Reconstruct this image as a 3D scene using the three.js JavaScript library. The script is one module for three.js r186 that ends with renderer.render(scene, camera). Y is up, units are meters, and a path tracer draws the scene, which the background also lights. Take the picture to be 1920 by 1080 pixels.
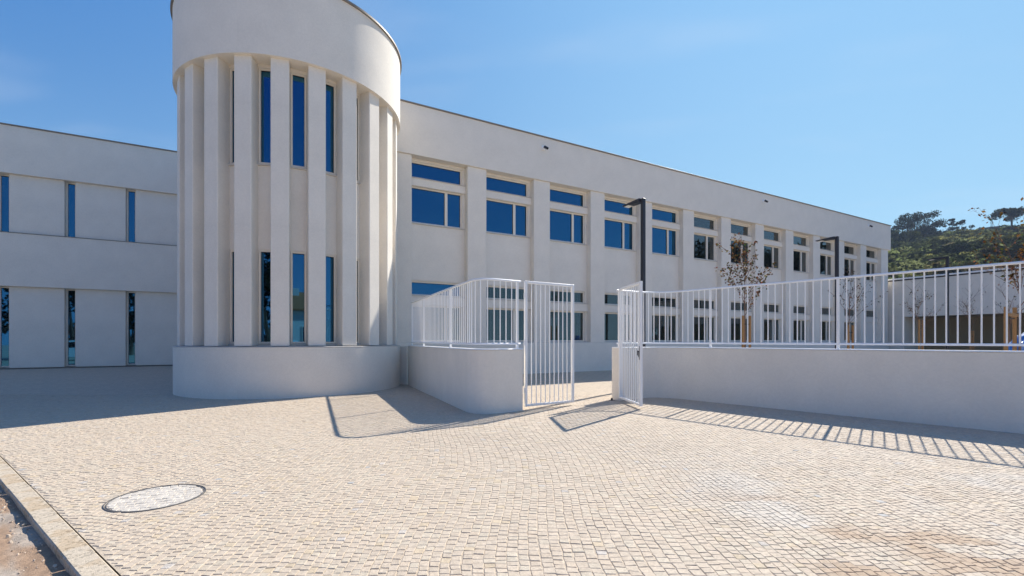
import * as THREE from 'three';
import { mergeGeometries } from 'three/addons/utils/BufferGeometryUtils.js';

// ---------------------------------------------------------------- camera, sky, sun, exposure
const scene = new THREE.Scene();
const EYE = 1.25, FOCAL = 858, CX = 960, CY = 638;                 // photograph pixels (1920 x 1080), horizon at CY
const camera = new THREE.PerspectiveCamera(2 * Math.atan(540 / FOCAL) * 180 / Math.PI, 1024 / 576, 0.05, 1500);
camera.position.set(0, EYE, 0);
camera.lookAt(0, EYE, -10);
camera.setViewOffset(1024, 576, 0, -(CY - 540) * 576 / 1080, 1024, 576);   // shift lens: the verticals stay upright
camera.updateProjectionMatrix();
scene.add(camera);

const SUN_AZ = 38.8 * Math.PI / 180, SUN_EL = 42.0 * Math.PI / 180;
const sunDir = new THREE.Vector3(Math.sin(SUN_AZ) * Math.cos(SUN_EL), Math.sin(SUN_EL), -Math.cos(SUN_AZ) * Math.cos(SUN_EL));
const sun = new THREE.DirectionalLight(new THREE.Color(1, 0.94, 0.85), 4.4);
sun.target.position.set(0, 0, -12);
sun.position.copy(sunDir).multiplyScalar(80).add(sun.target.position);
sun.castShadow = true;
sun.shadow.mapSize.set(4096, 4096);
Object.assign(sun.shadow.camera, { left: -45, right: 45, top: 45, bottom: -45, near: 1, far: 200 });
scene.add(sun, sun.target);

const renderer = new THREE.WebGLRenderer({ antialias: true });
renderer.setSize(1024, 576);
renderer.toneMapping = THREE.LinearToneMapping;
renderer.toneMappingExposure = 1.58;
renderer.shadowMap.enabled = true;

// ---------------------------------------------------------------- random numbers and noise
function rng(seed) {
  let a = seed >>> 0;
  return () => { a = (a + 0x6D2B79F5) | 0; let t = Math.imul(a ^ (a >>> 15), 1 | a); t = (t + Math.imul(t ^ (t >>> 7), 61 | t)) ^ t; return ((t ^ (t >>> 14)) >>> 0) / 4294967296; };
}
const hash = (x, y, s = 0) => { let h = Math.imul(x | 0, 374761393) ^ Math.imul(y | 0, 668265263) ^ Math.imul(s | 0, 982451653); h = Math.imul(h ^ (h >>> 13), 1274126177); return ((h ^ (h >>> 16)) >>> 0) / 4294967296; };
const mod = (a, n) => ((a % n) + n) % n;
function vnoise(x, y, s = 0, per = 0) {                            // value noise 0..1, tileable when per > 0
  const xi = Math.floor(x), yi = Math.floor(y), fx = x - xi, fy = y - yi;
  const u = fx * fx * (3 - 2 * fx), v = fy * fy * (3 - 2 * fy);
  const h = (i, j) => per ? hash(mod(i, per), mod(j, per), s) : hash(i, j, s);
  return (h(xi, yi) * (1 - u) + h(xi + 1, yi) * u) * (1 - v) + (h(xi, yi + 1) * (1 - u) + h(xi + 1, yi + 1) * u) * v;
}
function fbm(x, y, oct = 4, s = 0, per = 0) {
  let a = 0, w = 0.5, t = 0;
  for (let o = 0; o < oct; o++) { a += w * vnoise(x, y, s + o, per); t += w; w *= 0.5; x *= 2; y *= 2; per *= 2; }
  return a / t;
}
const clamp = (x, a = 0, b = 1) => Math.min(b, Math.max(a, x));
const smooth = (a, b, x) => { const t = clamp((x - a) / (b - a)); return t * t * (3 - 2 * t); };

// ---------------------------------------------------------------- the sky: clear blue air, paler to the horizon and round the sun, thin high cirrus
{
  const SKY = 0.65, W = 1024, H = 512, data = new Float32Array(W * H * 4);
  const d = new THREE.Vector3();
  for (let j = 0; j < H; j++) for (let i = 0; i < W; i++) {
    const th = ((i + 0.5) / W - 0.5) * 2 * Math.PI, el = ((j + 0.5) / H - 0.5) * Math.PI;
    d.set(Math.cos(el) * Math.cos(th), Math.sin(el), Math.cos(el) * Math.sin(th));
    const up = Math.max(0, d.y), g = Math.acos(clamp(d.dot(sunDir), -1, 1));
    const h2 = Math.exp(-up * 2), h3 = Math.exp(-up * 3), w1 = Math.exp(-g), w2 = h3 * Math.exp(-1.5 * g), w3 = Math.exp(-g * g);   // fitted to the clear sky in view, floored by a plain deep blue
    let r = Math.max(0.065, -0.1532 + 0.1484 * h2 + 0.3653 * h3 + w1 * (0.0371 + 0.1988 * h2) + -0.2587 * w2 + 0.2971 * w3);
    let gg = Math.max(0.170, -0.0904 + 0.2238 * h2 + 0.5337 * h3 + w1 * (0.1187 + 0.1841 * h2) + -0.4286 * w2 + 0.4232 * w3);
    let b = Math.max(0.450, 0.3192 + 0.1876 * h2 + 0.4245 * h3 + w1 * (0.1767 + 0.0525 * h2) + -0.4752 * w2 + 0.3841 * w3);
    const q = Math.max(d.y, 0.06), px = d.x / q, pz = d.z / q;       // cirrus on a high flat layer
    const c = smooth(0.52, 0.85, fbm(px * 1.1 + pz * 0.5 + 7.3, pz * 3.1 - px * 0.6, 5, 21)) * smooth(0.05, 0.3, d.y) * 0.10;
    r += (0.85 - r) * c; gg += (0.9 - gg) * c; b += (0.98 - b) * c;
    const k = (j * W + i) * 4;
    data[k] = r * SKY; data[k + 1] = gg * SKY; data[k + 2] = b * SKY; data[k + 3] = 1;
  }
  const t = new THREE.DataTexture(data, W, H, THREE.RGBAFormat, THREE.FloatType);
  t.mapping = THREE.EquirectangularReflectionMapping;
  t.magFilter = THREE.LinearFilter; t.minFilter = THREE.LinearFilter; t.needsUpdate = true;
  scene.background = t; scene.environment = t;
}

// ---------------------------------------------------------------- plan axes: X right, Z ahead (world z = -Z); the school runs along u, n is the distance from the camera square to it
const TH = 29 * Math.PI / 180, CT = Math.cos(TH), ST = Math.sin(TH);
const toXZ = (u, n) => [CT * u - ST * n, ST * u + CT * n];
const toUN = (X, Z) => [CT * X + ST * Z, -ST * X + CT * Z];
const groundAt = (x, y, y0 = 0) => { const Z = FOCAL * (EYE - y0) / (y - CY); return [(x - CX) / FOCAL * Z, Z]; };
function groundY(X, Z) {                                           // the paving climbs a little towards the far wing
  const [u, n] = toUN(X, Z);
  return 0.2 * smooth(12.5, 22, n) * smooth(3, -3.5, u);
}

// ---------------------------------------------------------------- textures
function texture(size, fn, srgb = false) {
  const d = new Uint8Array(size * size * 4);
  for (let j = 0; j < size; j++) for (let i = 0; i < size; i++) {
    const c = fn(i / size, j / size), k = (j * size + i) * 4;
    for (let m = 0; m < 3; m++) d[k + m] = clamp((Array.isArray(c) ? c[m] : c)) * 255;
    d[k + 3] = 255;
  }
  const t = new THREE.DataTexture(d, size, size);
  t.wrapS = t.wrapT = THREE.RepeatWrapping; t.magFilter = THREE.LinearFilter; t.minFilter = THREE.LinearMipmapLinearFilter; t.generateMipmaps = true;
  if (srgb) t.colorSpace = THREE.SRGBColorSpace;
  t.needsUpdate = true;
  return t;
}
function rep(t, metres) { const c = t.clone(); c.repeat.set(1 / metres, 1 / metres); c.needsUpdate = true; return c; }
const grainT = texture(256, (u, v) => 0.55 * fbm(u * 64, v * 64, 2, 3, 64) + 0.45 * fbm(u * 8, v * 8, 4, 9, 8));
const plasterT = texture(512, (u, v) => {                          // trowelled render: hardly any tone, a few soft mottles
  const m = 0.94 + 0.05 * (fbm(u * 6, v * 6, 5, 31, 6) - 0.5) + 0.03 * (fbm(u * 96, v * 96, 2, 37, 96) - 0.5) + 0.012;
  return [m, m * 0.996, m * 0.99];
}, true);
const stoneT = texture(512, (u, v) => {
  const m = 0.9 + 0.16 * (fbm(u * 48, v * 48, 3, 51, 48) - 0.5) + 0.12 * (fbm(u * 10, v * 10, 4, 55, 10) - 0.5);
  const w = 0.5 + 0.5 * (fbm(u * 14, v * 14, 3, 58, 14) - 0.5);
  return [m, m * (0.965 + 0.03 * w), m * (0.92 + 0.06 * w)];
}, true);

const kerbT = texture(512, (u, v) => {                              // limestone with rusty sand stains and pits
  const m = 0.93 + 0.14 * (fbm(u * 60, v * 60, 3, 61, 60) - 0.5), st = smooth(0.52, 0.7, fbm(u * 7, v * 7, 5, 64, 7)), pit = smooth(0.70, 0.8, vnoise(u * 70, v * 70, 67, 70));
  return [m - 0.03 * st - 0.15 * pit, m * 0.985 - 0.06 * st - 0.15 * pit, m * 0.96 - 0.10 * st - 0.15 * pit];
}, true);
function std(r, g, b, rough = 0.85, o = {}) { return new THREE.MeshStandardMaterial({ color: new THREE.Color().setRGB(r, g, b), roughness: rough, ...o }); }
const M = {
  render: std(0.93, 0.865, 0.765, 0.9, { map: rep(plasterT, 2.6), bumpMap: rep(grainT, 0.5), bumpScale: 0.0022 }),
  frame: std(0.84, 0.76, 0.64, 0.5),
  sill: std(0.62, 0.57, 0.50, 0.7),
  coping: std(0.25, 0.215, 0.18, 0.5, { metalness: 0.3 }),
  whiteMetal: std(0.92, 0.91, 0.885, 0.4),
  darkMetal: std(0.025, 0.027, 0.036, 0.5, { metalness: 0.2 }),
  iron: std(0.22, 0.215, 0.21, 0.55, { metalness: 0.6 }),
  lens: std(0.01, 0.01, 0.012, 0.1),
  diffuser: std(0.75, 0.75, 0.72, 0.4),
  mirror: new THREE.MeshStandardMaterial({ color: new THREE.Color().setRGB(0.035, 0.135, 0.24), metalness: 1, roughness: 0.02 }),
  coated: new THREE.MeshPhysicalMaterial({ color: new THREE.Color().setRGB(0.42, 0.52, 0.54), transmission: 1, thickness: 0, roughness: 0.0, ior: 1.9 }),
  gasket: std(0.02, 0.02, 0.022, 0.6),
  clear: new THREE.MeshPhysicalMaterial({ color: new THREE.Color().setRGB(0.5, 0.6, 0.6), transmission: 1, thickness: 0, roughness: 0.0, ior: 1.75 }),
  room: std(0.22, 0.22, 0.21, 0.9),
  blind: std(0.27, 0.33, 0.29, 0.8),
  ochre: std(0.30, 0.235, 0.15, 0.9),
  bed: std(0.66, 0.57, 0.46, 0.95, { map: rep(stoneT, 0.9), bumpMap: rep(grainT, 0.3), bumpScale: 0.006 }),
  stone: new THREE.MeshStandardMaterial({ color: 0xffffff, roughness: 0.82, vertexColors: true, map: rep(stoneT, 0.55), bumpMap: rep(grainT, 0.16), bumpScale: 0.0025 }),
  kerb: std(0.66, 0.575, 0.46, 0.85, { map: rep(kerbT, 1.1), bumpMap: rep(grainT, 0.2), bumpScale: 0.006 }),
  wood: std(0.40, 0.235, 0.10, 0.8, { map: rep(stoneT, 0.4) }),
  bark: std(0.20, 0.125, 0.09, 0.9),
  strap: std(0.03, 0.03, 0.03, 0.8),
  rubble: std(0.24, 0.2, 0.165, 0.95, { map: rep(stoneT, 2) }),
  tarp: std(0.02, 0.16, 0.5, 0.5, { vertexColors: true }),
};
M.leaf = (r, g, b) => new THREE.MeshPhysicalMaterial({ color: new THREE.Color().setRGB(r, g, b), roughness: 0.9, transmission: 0.45, thickness: 0, side: THREE.DoubleSide, vertexColors: true });

// ---------------------------------------------------------------- scene helpers
const taken = new Map();
function numbered(name) { const k = taken.get(name) || 0; taken.set(name, k + 1); return k ? `${name}_${String(k).padStart(3, '0')}` : name; }
function shade(o) { o.traverse(c => { if (c.isMesh) { c.castShadow = true; c.receiveShadow = true; } }); }
function thing(name, label, category, [X, y, Z], turn = 0, group) {
  const o = new THREE.Group(); o.name = numbered(name); o.position.set(X, y, -Z); o.rotation.y = turn;
  o.userData = { label, category }; if (group) o.userData.group = group;
  scene.add(o); return o;
}
function structure(name) { const o = new THREE.Group(); o.name = numbered(name); o.userData = { kind: 'structure' }; scene.add(o); return o; }
function part(parent, name, geometry, material, p) { const m = new THREE.Mesh(geometry, material); m.name = name; if (p) m.position.set(...p); parent.add(m); return m; }

// a box with small chamfers and uv in metres, centred on the origin; alike boxes share one geometry
const boxes = new Map();
function chamferBox(w, h, d, b = 0.006) {
  const key = [w, h, d, b].map(v => v.toFixed(4)).join();
  if (boxes.has(key)) return boxes.get(key);
  b = Math.min(b, w * 0.3, h * 0.3, d * 0.3);
  const H = [w / 2, h / 2, d / 2], pos = [], nor = [], uv = [];
  const P = (s, ax) => [0, 1, 2].map(k => s[k] * (k === ax ? H[k] : H[k] - b));
  const face = (pts) => {
    const a = new THREE.Vector3(...pts[0]), q = new THREE.Vector3(...pts[1]), c = new THREE.Vector3(...pts[2]);
    const n = q.clone().sub(a).cross(c.clone().sub(a)).normalize();
    const mid = a.clone().add(q).add(c);
    if (n.dot(mid) < 0) { pts = pts.slice().reverse(); n.negate(); }
    const ax = Math.abs(n.x) > 0.6 ? 0 : Math.abs(n.y) > 0.75 ? 1 : 2;
    for (let k = 1; k + 1 < pts.length; k++) for (const p of [pts[0], pts[k], pts[k + 1]]) { pos.push(...p); nor.push(n.x, n.y, n.z); uv.push(ax === 0 ? p[2] : p[0], ax === 1 ? p[2] : p[1]); }
  };
  for (let ax = 0; ax < 3; ax++) for (const s of [-1, 1]) {
    const [i, j] = [0, 1, 2].filter(k => k !== ax);
    face([[-1, -1], [1, -1], [1, 1], [-1, 1]].map(([p, q]) => { const v = [0, 0, 0]; v[ax] = s; v[i] = p; v[j] = q; return P(v, ax); }));
    for (const t of [-1, 1]) { const v = [0, 0, 0]; v[i] = s; v[j] = t; const v2 = v.slice(); v[ax] = -1; v2[ax] = 1; face([P(v, i), P(v2, i), P(v2, j), P(v, j)]); }
  }
  for (const x of [-1, 1]) for (const y of [-1, 1]) for (const z of [-1, 1]) face([P([x, y, z], 0), P([x, y, z], 1), P([x, y, z], 2)]);
  const g = new THREE.BufferGeometry();
  g.setAttribute('position', new THREE.Float32BufferAttribute(pos, 3)); g.setAttribute('normal', new THREE.Float32BufferAttribute(nor, 3)); g.setAttribute('uv', new THREE.Float32BufferAttribute(uv, 2));
  boxes.set(key, g); return g;
}
// a box of a building thing, given by its limits along u, height and n; o = [u, n] of the thing's base
function ubox(parent, o, name, m, u0, u1, y0, y1, n0, n1, b) { return part(parent, name, chamferBox(u1 - u0, y1 - y0, n1 - n0, b), m, [(u0 + u1) / 2 - o[0], (y0 + y1) / 2, -((n0 + n1) / 2 - o[1])]); }
function placedBox(w, h, d, x, y, z, b) { return chamferBox(w, h, d, b).clone().translate(x, y, z); }

// surfaces of revolution with hard profile corners and uv in metres
function latheHard(profile, segments = 120, from = 0, len = Math.PI * 2) {
  const list = [];
  for (let k = 0; k + 1 < profile.length; k++) {
    const [a, b] = [profile[k], profile[k + 1]];
    const g = new THREE.LatheGeometry([new THREE.Vector2(...a), new THREE.Vector2(...b)], segments, from, len);
    const uv = g.attributes.uv, l = Math.hypot(b[0] - a[0], b[1] - a[1]), r = Math.max(a[0], b[0]);
    for (let i = 0; i < uv.count; i++) uv.setXY(i, uv.getX(i) * len * r, uv.getY(i) * l + a[1]);
    list.push(g);
  }
  return mergeGeometries(list);
}
// a wall along a plan path: outer face on the path, thickness to the given side (+1 = left of the way), heights y0..y1
function pathNormals(path) {
  return path.map((p, i) => {
    const a = path[Math.max(0, i - 1)], b = path[Math.min(path.length - 1, i + 1)], dx = b[0] - a[0], dz = b[1] - a[1], l = Math.hypot(dx, dz);
    return [-dz / l, dx / l];                                      // left of the way, in plan (X, Z)
  });
}
const offsetPath = (path, t) => { const n = pathNormals(path); return path.map((p, i) => [p[0] + n[i][0] * t, p[1] + n[i][1] * t]); };
function wallAlong(path, y0, y1, thick, o = [0, 0]) {
  const n = pathNormals(path), inner = offsetPath(path, thick), s = Math.sign(thick), pos = [], nor = [], uv = [], idx = [];
  let run = 0; const at = path.map((p, i) => (i ? (run += Math.hypot(p[0] - path[i - 1][0], p[1] - path[i - 1][1])) : 0));
  const strip = (A, ya, B, yb, N, va, vb) => {
    const k = pos.length / 3;
    for (let i = 0; i < path.length; i++) {
      pos.push(A[i][0] - o[0], ya, -(A[i][1] - o[1]), B[i][0] - o[0], yb, -(B[i][1] - o[1]));
      const v = N(i); nor.push(...v, ...v); uv.push(at[i], va, at[i], vb);
      if (i) idx.push(k + 2 * i - 2, k + 2 * i, k + 2 * i - 1, k + 2 * i - 1, k + 2 * i, k + 2 * i + 1);
    }
  };
  const b = 0.012, pIn = offsetPath(path, s * b), qIn = offsetPath(path, thick - s * b);
  strip(path, y0, path, y1 - b, i => [-s * n[i][0], 0, s * n[i][1]], y0, y1);
  strip(path, y1 - b, pIn, y1, i => [-s * n[i][0] * 0.7, 0.7, s * n[i][1] * 0.7], 0, b);
  strip(pIn, y1, qIn, y1, () => [0, 1, 0], 0, Math.abs(thick));
  strip(qIn, y1, inner, y1 - b, i => [s * n[i][0] * 0.7, 0.7, -s * n[i][1] * 0.7], 0, b);
  strip(inner, y1 - b, inner, y0, i => [s * n[i][0], 0, -s * n[i][1]], y1, y0);
  strip(inner, y0, path, y0, () => [0, -1, 0], 0, Math.abs(thick));
  for (const e of [0, path.length - 1]) {
    const k = pos.length / 3, f = e ? 1 : -1, v = [f * n[e][1], 0, f * n[e][0]];
    for (const [p, y, q] of [[path[e], y0, 0], [inner[e], y0, thick], [inner[e], y1 - b, thick], [qIn[e], y1, thick], [pIn[e], y1, 0], [path[e], y1 - b, 0]]) { pos.push(p[0] - o[0], y, -(p[1] - o[1])); nor.push(...v); uv.push(q, y); }
    idx.push(k, k + 1, k + 2, k, k + 2, k + 5, k + 5, k + 2, k + 3, k + 5, k + 3, k + 4);
  }
  const g = new THREE.BufferGeometry();
  g.setAttribute('position', new THREE.Float32BufferAttribute(pos, 3)); g.setAttribute('normal', new THREE.Float32BufferAttribute(nor, 3)); g.setAttribute('uv', new THREE.Float32BufferAttribute(uv, 2));
  g.setIndex(idx);
  const ng = g.toNonIndexed(), P = ng.attributes.position, N = ng.attributes.normal;   // face winding follows the normals
  const A = new THREE.Vector3(), B = new THREE.Vector3(), C = new THREE.Vector3(), V = new THREE.Vector3();
  for (let i = 0; i < P.count; i += 3) {
    A.fromBufferAttribute(P, i); B.fromBufferAttribute(P, i + 1); C.fromBufferAttribute(P, i + 2); V.fromBufferAttribute(N, i);
    if (B.sub(A).cross(C.sub(A)).dot(V) < 0) for (const at of Object.values(ng.attributes)) for (let c = 0; c < at.itemSize; c++) { const w = at.getComponent(i + 1, c); at.setComponent(i + 1, c, at.getComponent(i + 2, c)); at.setComponent(i + 2, c, w); }
  }
  return ng;
}
// an even polyline through control points (Catmull-Rom, centripetal)
function curvePath(points, step = 0.08) {
  const c = new THREE.CatmullRomCurve3(points.map(p => new THREE.Vector3(p[0], 0, p[1])), false, 'centripetal');
  const k = Math.max(2, Math.round(c.getLength() / step));
  return c.getSpacedPoints(k).map(v => [v.x, v.z]);
}
function walk(path) {                                              // {len, at(s) -> [X, Z, turn]}
  const s = [0]; for (let i = 1; i < path.length; i++) s.push(s[i - 1] + Math.hypot(path[i][0] - path[i - 1][0], path[i][1] - path[i - 1][1]));
  return { len: s[s.length - 1], at(d) { let i = 1; while (i < s.length - 1 && s[i] < d) i++; const t = (d - s[i - 1]) / (s[i] - s[i - 1]), a = path[i - 1], b = path[i]; return [a[0] + (b[0] - a[0]) * t, a[1] + (b[1] - a[1]) * t, Math.atan2(b[1] - a[1], b[0] - a[0])]; } };
}
function limb(list, a, b, r0, r1, sides = 5) {
  const d = b.clone().sub(a), g = new THREE.CylinderGeometry(r1, r0, d.length(), sides, 1, true);
  g.applyQuaternion(new THREE.Quaternion().setFromUnitVectors(new THREE.Vector3(0, 1, 0), d.clone().normalize())).translate((a.x + b.x) / 2, (a.y + b.y) / 2, (a.z + b.z) / 2);
  list.push(g);
}

// ---------------------------------------------------------------- ground: earth to the horizon, road strip, kerb, cobbled pavement
const KERB = [0.589, 0.808];                                       // plan direction square to the kerb; the pavement lies beyond 0.744 m along it
const kerbD = (X, Z) => X * KERB[0] + Z * KERB[1];
const fromKerb = (t, d) => [0.808 * t + KERB[0] * d, -0.589 * t + KERB[1] * d];
const MANHOLE = groundAt(295, 932), MANHOLE_R = 0.318;
{
  const g = new THREE.CircleGeometry(700, 64).rotateX(-Math.PI / 2);
  const m = new THREE.Mesh(g, std(0.46, 0.385, 0.295, 0.95)); m.name = 'ground'; m.position.y = -0.22; m.userData = { kind: 'structure' }; scene.add(m);
}
{ // the unfinished road: sandy earth with stones in it
  const pos = [], uv = [], col = [], idx = [], NX = 260, NZ = 90, c = new THREE.Color();
  for (let j = 0; j <= NZ; j++) for (let i = 0; i <= NX; i++) {
    const t = -9 + 12 * i / NX, d = 0.655 - 3.2 * Math.pow(j / NZ, 1.5), [X, Z] = fromKerb(t, d);
    const f = fbm(t * 2.2, d * 2.2, 5, 71), k = fbm(t * 14, d * 14, 3, 75);
    pos.push(X, -0.050 + 0.035 * (f - 0.5) + 0.016 * (k - 0.5), -Z); uv.push(t, d);
    const w = smooth(0.5, 0.66, fbm(t * 1.6 + 3, d * 5.5, 4, 81)), q = 0.85 + 0.4 * (fbm(t * 20, d * 20, 3, 85) - 0.5);
    c.setRGB((0.60 + 0.10 * w) * q, (0.415 + 0.19 * w) * q, (0.285 + 0.23 * w) * q); col.push(c.r, c.g, c.b);
    if (i && j) { const a = j * (NX + 1) + i; idx.push(a, a - 1, a - NX - 2, a, a - NX - 2, a - NX - 1); }
  }
  const g = new THREE.BufferGeometry();
  g.setAttribute('position', new THREE.Float32BufferAttribute(pos, 3)); g.setAttribute('uv', new THREE.Float32BufferAttribute(uv, 2)); g.setAttribute('color', new THREE.Float32BufferAttribute(col, 3)); g.setIndex(idx); g.computeVertexNormals();
  const road = new THREE.Mesh(g, new THREE.MeshStandardMaterial({ color: 0xffffff, vertexColors: true, roughness: 0.95, map: rep(stoneT, 0.35), bumpMap: rep(grainT, 0.12), bumpScale: 0.008, side: THREE.DoubleSide })); road.name = 'dirt_road'; road.userData = { kind: 'structure' }; scene.add(road);
  const R = rng(5), peb = new THREE.IcosahedronGeometry(1, 0), P = peb.attributes.position;
  for (let i = 0; i < P.count; i++) { const s = 0.75 + 0.5 * hash(Math.round(P.getX(i) * 50), Math.round(P.getY(i) * 50 + P.getZ(i) * 700)); P.setXYZ(i, P.getX(i) * s, P.getY(i) * s * 0.7, P.getZ(i) * s); }
  peb.computeVertexNormals();
  const N = 1100, im = new THREE.InstancedMesh(peb, std(1, 1, 1, 0.9), N), mt = new THREE.Matrix4(), qn = new THREE.Quaternion();
  for (let k = 0; k < N; k++) {
    const near = R() < 0.3, t = -7 + 8.5 * R(), d = near ? 0.59 - 0.16 * R() * R() : 0.58 - 1.6 * R(), [X, Z] = fromKerb(t, d), s = 0.003 + 0.009 * Math.pow(R(), 3);
    const y = -0.050 + 0.035 * (fbm(t * 2.2, d * 2.2, 5, 71) - 0.5) + 0.016 * (fbm(t * 14, d * 14, 3, 75) - 0.5);
    qn.setFromEuler(new THREE.Euler(R() * 6, R() * 6, R() * 6)); mt.compose(new THREE.Vector3(X, y + s * 0.3, -Z), qn, new THREE.Vector3(s * (1 + R()), s, s * (1 + R() * 0.6))); im.setMatrixAt(k, mt);
    const v = 0.7 + 0.6 * R(); c.setRGB(0.55 * v, 0.44 * v, 0.33 * v); im.setColorAt(k, c);
  }
  im.name = 'gravel'; im.userData = { kind: 'stuff', label: 'loose gravel scattered over the dirt beside the kerb', category: 'gravel' }; scene.add(im);
}
{ // kerb of long limestone blocks
  const R = rng(12), kerb = structure('kerb'); let t = -14;
  const turn = Math.atan2(0.589, 0.808);                           // local x along the kerb
  while (t < 6) {
    const l = 0.95 + 0.25 * R(), m = part(kerb, numbered('kerb_stone'), chamferBox(l - 0.012, 0.22, 0.13, 0.008), M.kerb);
    const [X, Z] = fromKerb(t + l / 2, 0.676 + 0.008 * (R() - 0.5)); m.position.set(X, -0.109 + 0.010 * (R() - 0.5), -Z); m.rotation.y = -turn + 0.003 * (R() - 0.5); t += l;
  }
}

// wall lines (plan, outer faces), needed by the paving too
const leftWallPath = (() => {
  const a = [-2.93, 12.86], b = [-0.86, 8.12];
  const straight = []; for (let k = 0; k <= 40; k++) straight.push([a[0] + (b[0] - a[0]) * k / 40, a[1] + (b[1] - a[1]) * k / 40]);
  return [...straight, ...curvePath([b, [-0.745, 7.9], [-0.56, 7.765], [-0.33, 7.785], [-0.08, 7.93], [0.19, 8.12]], 0.05).slice(1)];
})();
const rightWallPath = (() => {
  const bend = curvePath([[2.22, 9.50], [2.52, 9.70], [2.82, 9.88], [3.18, 9.95], [3.52, 9.79], [3.86, 9.42], [4.2, 9.03]], 0.05), e = [9.6, 3.0], a = [4.2, 9.03];
  const out = bend; for (let k = 1; k <= 60; k++) out.push([a[0] + (e[0] - a[0]) * k / 60, a[1] + (e[1] - a[1]) * k / 60]);
  return out;
})();

const paving = structure('cobbled_pavement');
{
  const pos = [], uv = [], idx = [], NT = 150, ND = 110;           // the bed: sand between the stones, and the far paving whose stones are too small to see
  for (let j = 0; j <= ND; j++) for (let i = 0; i <= NT; i++) {
    const t = -50 + 90 * i / NT, d = 0.744 + 50 * Math.pow(j / ND, 1.3), [X, Z] = fromKerb(t, d);
    pos.push(X, groundY(X, Z) - 0.0038, -Z); uv.push(X, Z);
    if (i && j) { const a = j * (NT + 1) + i; idx.push(a, a - 1, a - NT - 2, a, a - NT - 2, a - NT - 1); }
  }
  const g = new THREE.BufferGeometry();
  g.setAttribute('position', new THREE.Float32BufferAttribute(pos, 3)); g.setAttribute('uv', new THREE.Float32BufferAttribute(uv, 2)); g.setIndex(idx); g.computeVertexNormals();
  M.bed.side = THREE.DoubleSide;
  part(paving, 'sand_bed', g, M.bed);
}
// stones in courses, bent by slow waves, every one its own crooked block
const STONES = [];
{
  const R = rng(77), S = 0.0535, c = new THREE.Color();
  const warp = (x, z) => [x + 0.30 * (fbm(x * 0.42 + 9, z * 0.42 + 4, 2, 101) - 0.5) - 0.10 * z * smooth(1.6, -0.8, x) + 0.05 * (fbm(x * 1.6, z * 1.6, 2, 103) - 0.5), z + 0.55 * (fbm(x * 0.33 + 2, z * 0.30 + 7, 2, 107) - 0.5) + 0.05 * (fbm(x * 1.7, z * 1.7, 2, 109) - 0.5)];
  for (let i = -312; i < 280; i++) {
    const x0 = i * S; let z = 1.2 + R() * 0.06;
    while (z < 10.6) {
      const l = 0.042 + 0.021 * R(), zm = z + l / 2;
      z += l;
      const w0 = warp(x0 + S / 2, zm);
      if (w0[1] < 1.5 || w0[1] > 10.4 || Math.abs(w0[0]) > w0[1] * 1.28 + 1.0 || kerbD(...w0) < 0.75) continue;
      const gap = 0.0016 + 0.0036 * R() * R(), q = [];
      for (const [a, b] of [[x0, zm - l / 2], [x0 + S, zm - l / 2], [x0 + S, zm + l / 2], [x0, zm + l / 2]]) q.push(warp(a + 0.008 * (hash(Math.round(a * 5e3), Math.round(b * 5e3), 1) - 0.5), b + 0.007 * (hash(Math.round(a * 5e3), Math.round(b * 5e3), 2) - 0.5)));
      const cx = (q[0][0] + q[1][0] + q[2][0] + q[3][0]) / 4, cz = (q[0][1] + q[1][1] + q[2][1] + q[3][1]) / 4;
      if (kerbD(cx, cz) < 0.756 || Math.hypot(cx - MANHOLE[0], cz - MANHOLE[1]) < MANHOLE_R + 0.026) continue;
      for (const p of q) { const dx = p[0] - cx, dz = p[1] - cz, dl = Math.hypot(dx, dz); p[0] -= dx / dl * gap * 1.1 + (R() - 0.5) * 0.0065; p[1] -= dz / dl * gap * 1.1 + (R() - 0.5) * 0.0065; }
      for (const p of q) { const e = 0.7435 + 0.007 * R() - kerbD(...p); if (e > 0) { p[0] += KERB[0] * e; p[1] += KERB[1] * e; } }
      // colour of the stone: cream limestone, now and then pinkish, grey, yellow or nearly white; sand trodden in at the right
      const k = R(), v = 0.975 + 0.05 * R(); let col = [0.68, 0.585, 0.475];
      if (k < 0.12) col = [0.68, 0.578, 0.464]; else if (k < 0.22) col = [0.675, 0.595, 0.485]; else if (k < 0.228) col = [0.64, 0.60, 0.555]; else if (k < 0.26) col = [0.69, 0.58, 0.43]; else if (k < 0.36) col = [0.70, 0.62, 0.505]; else if (k < 0.361) col = [0.55, 0.555, 0.55];
      const pale = smooth(0.44, 0.66, fbm(cx * 1.1 + 5, cz * 1.5, 4, 121)) * smooth(0.6, 2.2, cx) * smooth(5.6, 3.6, cz);
      const dust = smooth(0.50, 0.66, fbm(cx * 1.5 + 3.3, cz * 3.4 + 1.7, 4, 131)) * smooth(1.1, 1.9, cx) * smooth(4.1, 3.2, cz);
      col = col.map((e, m) => e + ([0.70, 0.67, 0.62][m] - e) * pale * 0.7);
      col = col.map((e, m) => e + ([0.52, 0.375, 0.255][m] - e) * dust * 0.8);
      STONES.push({ q, cx, cz, col: col.map(e => e * v), h: 0.0028 * (R() - 0.5), tx: 0.045 * (R() - 0.5), tz: 0.045 * (R() - 0.5), near: cz < 5.8 + 2.2 * R() });
    }
  }
}
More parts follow.
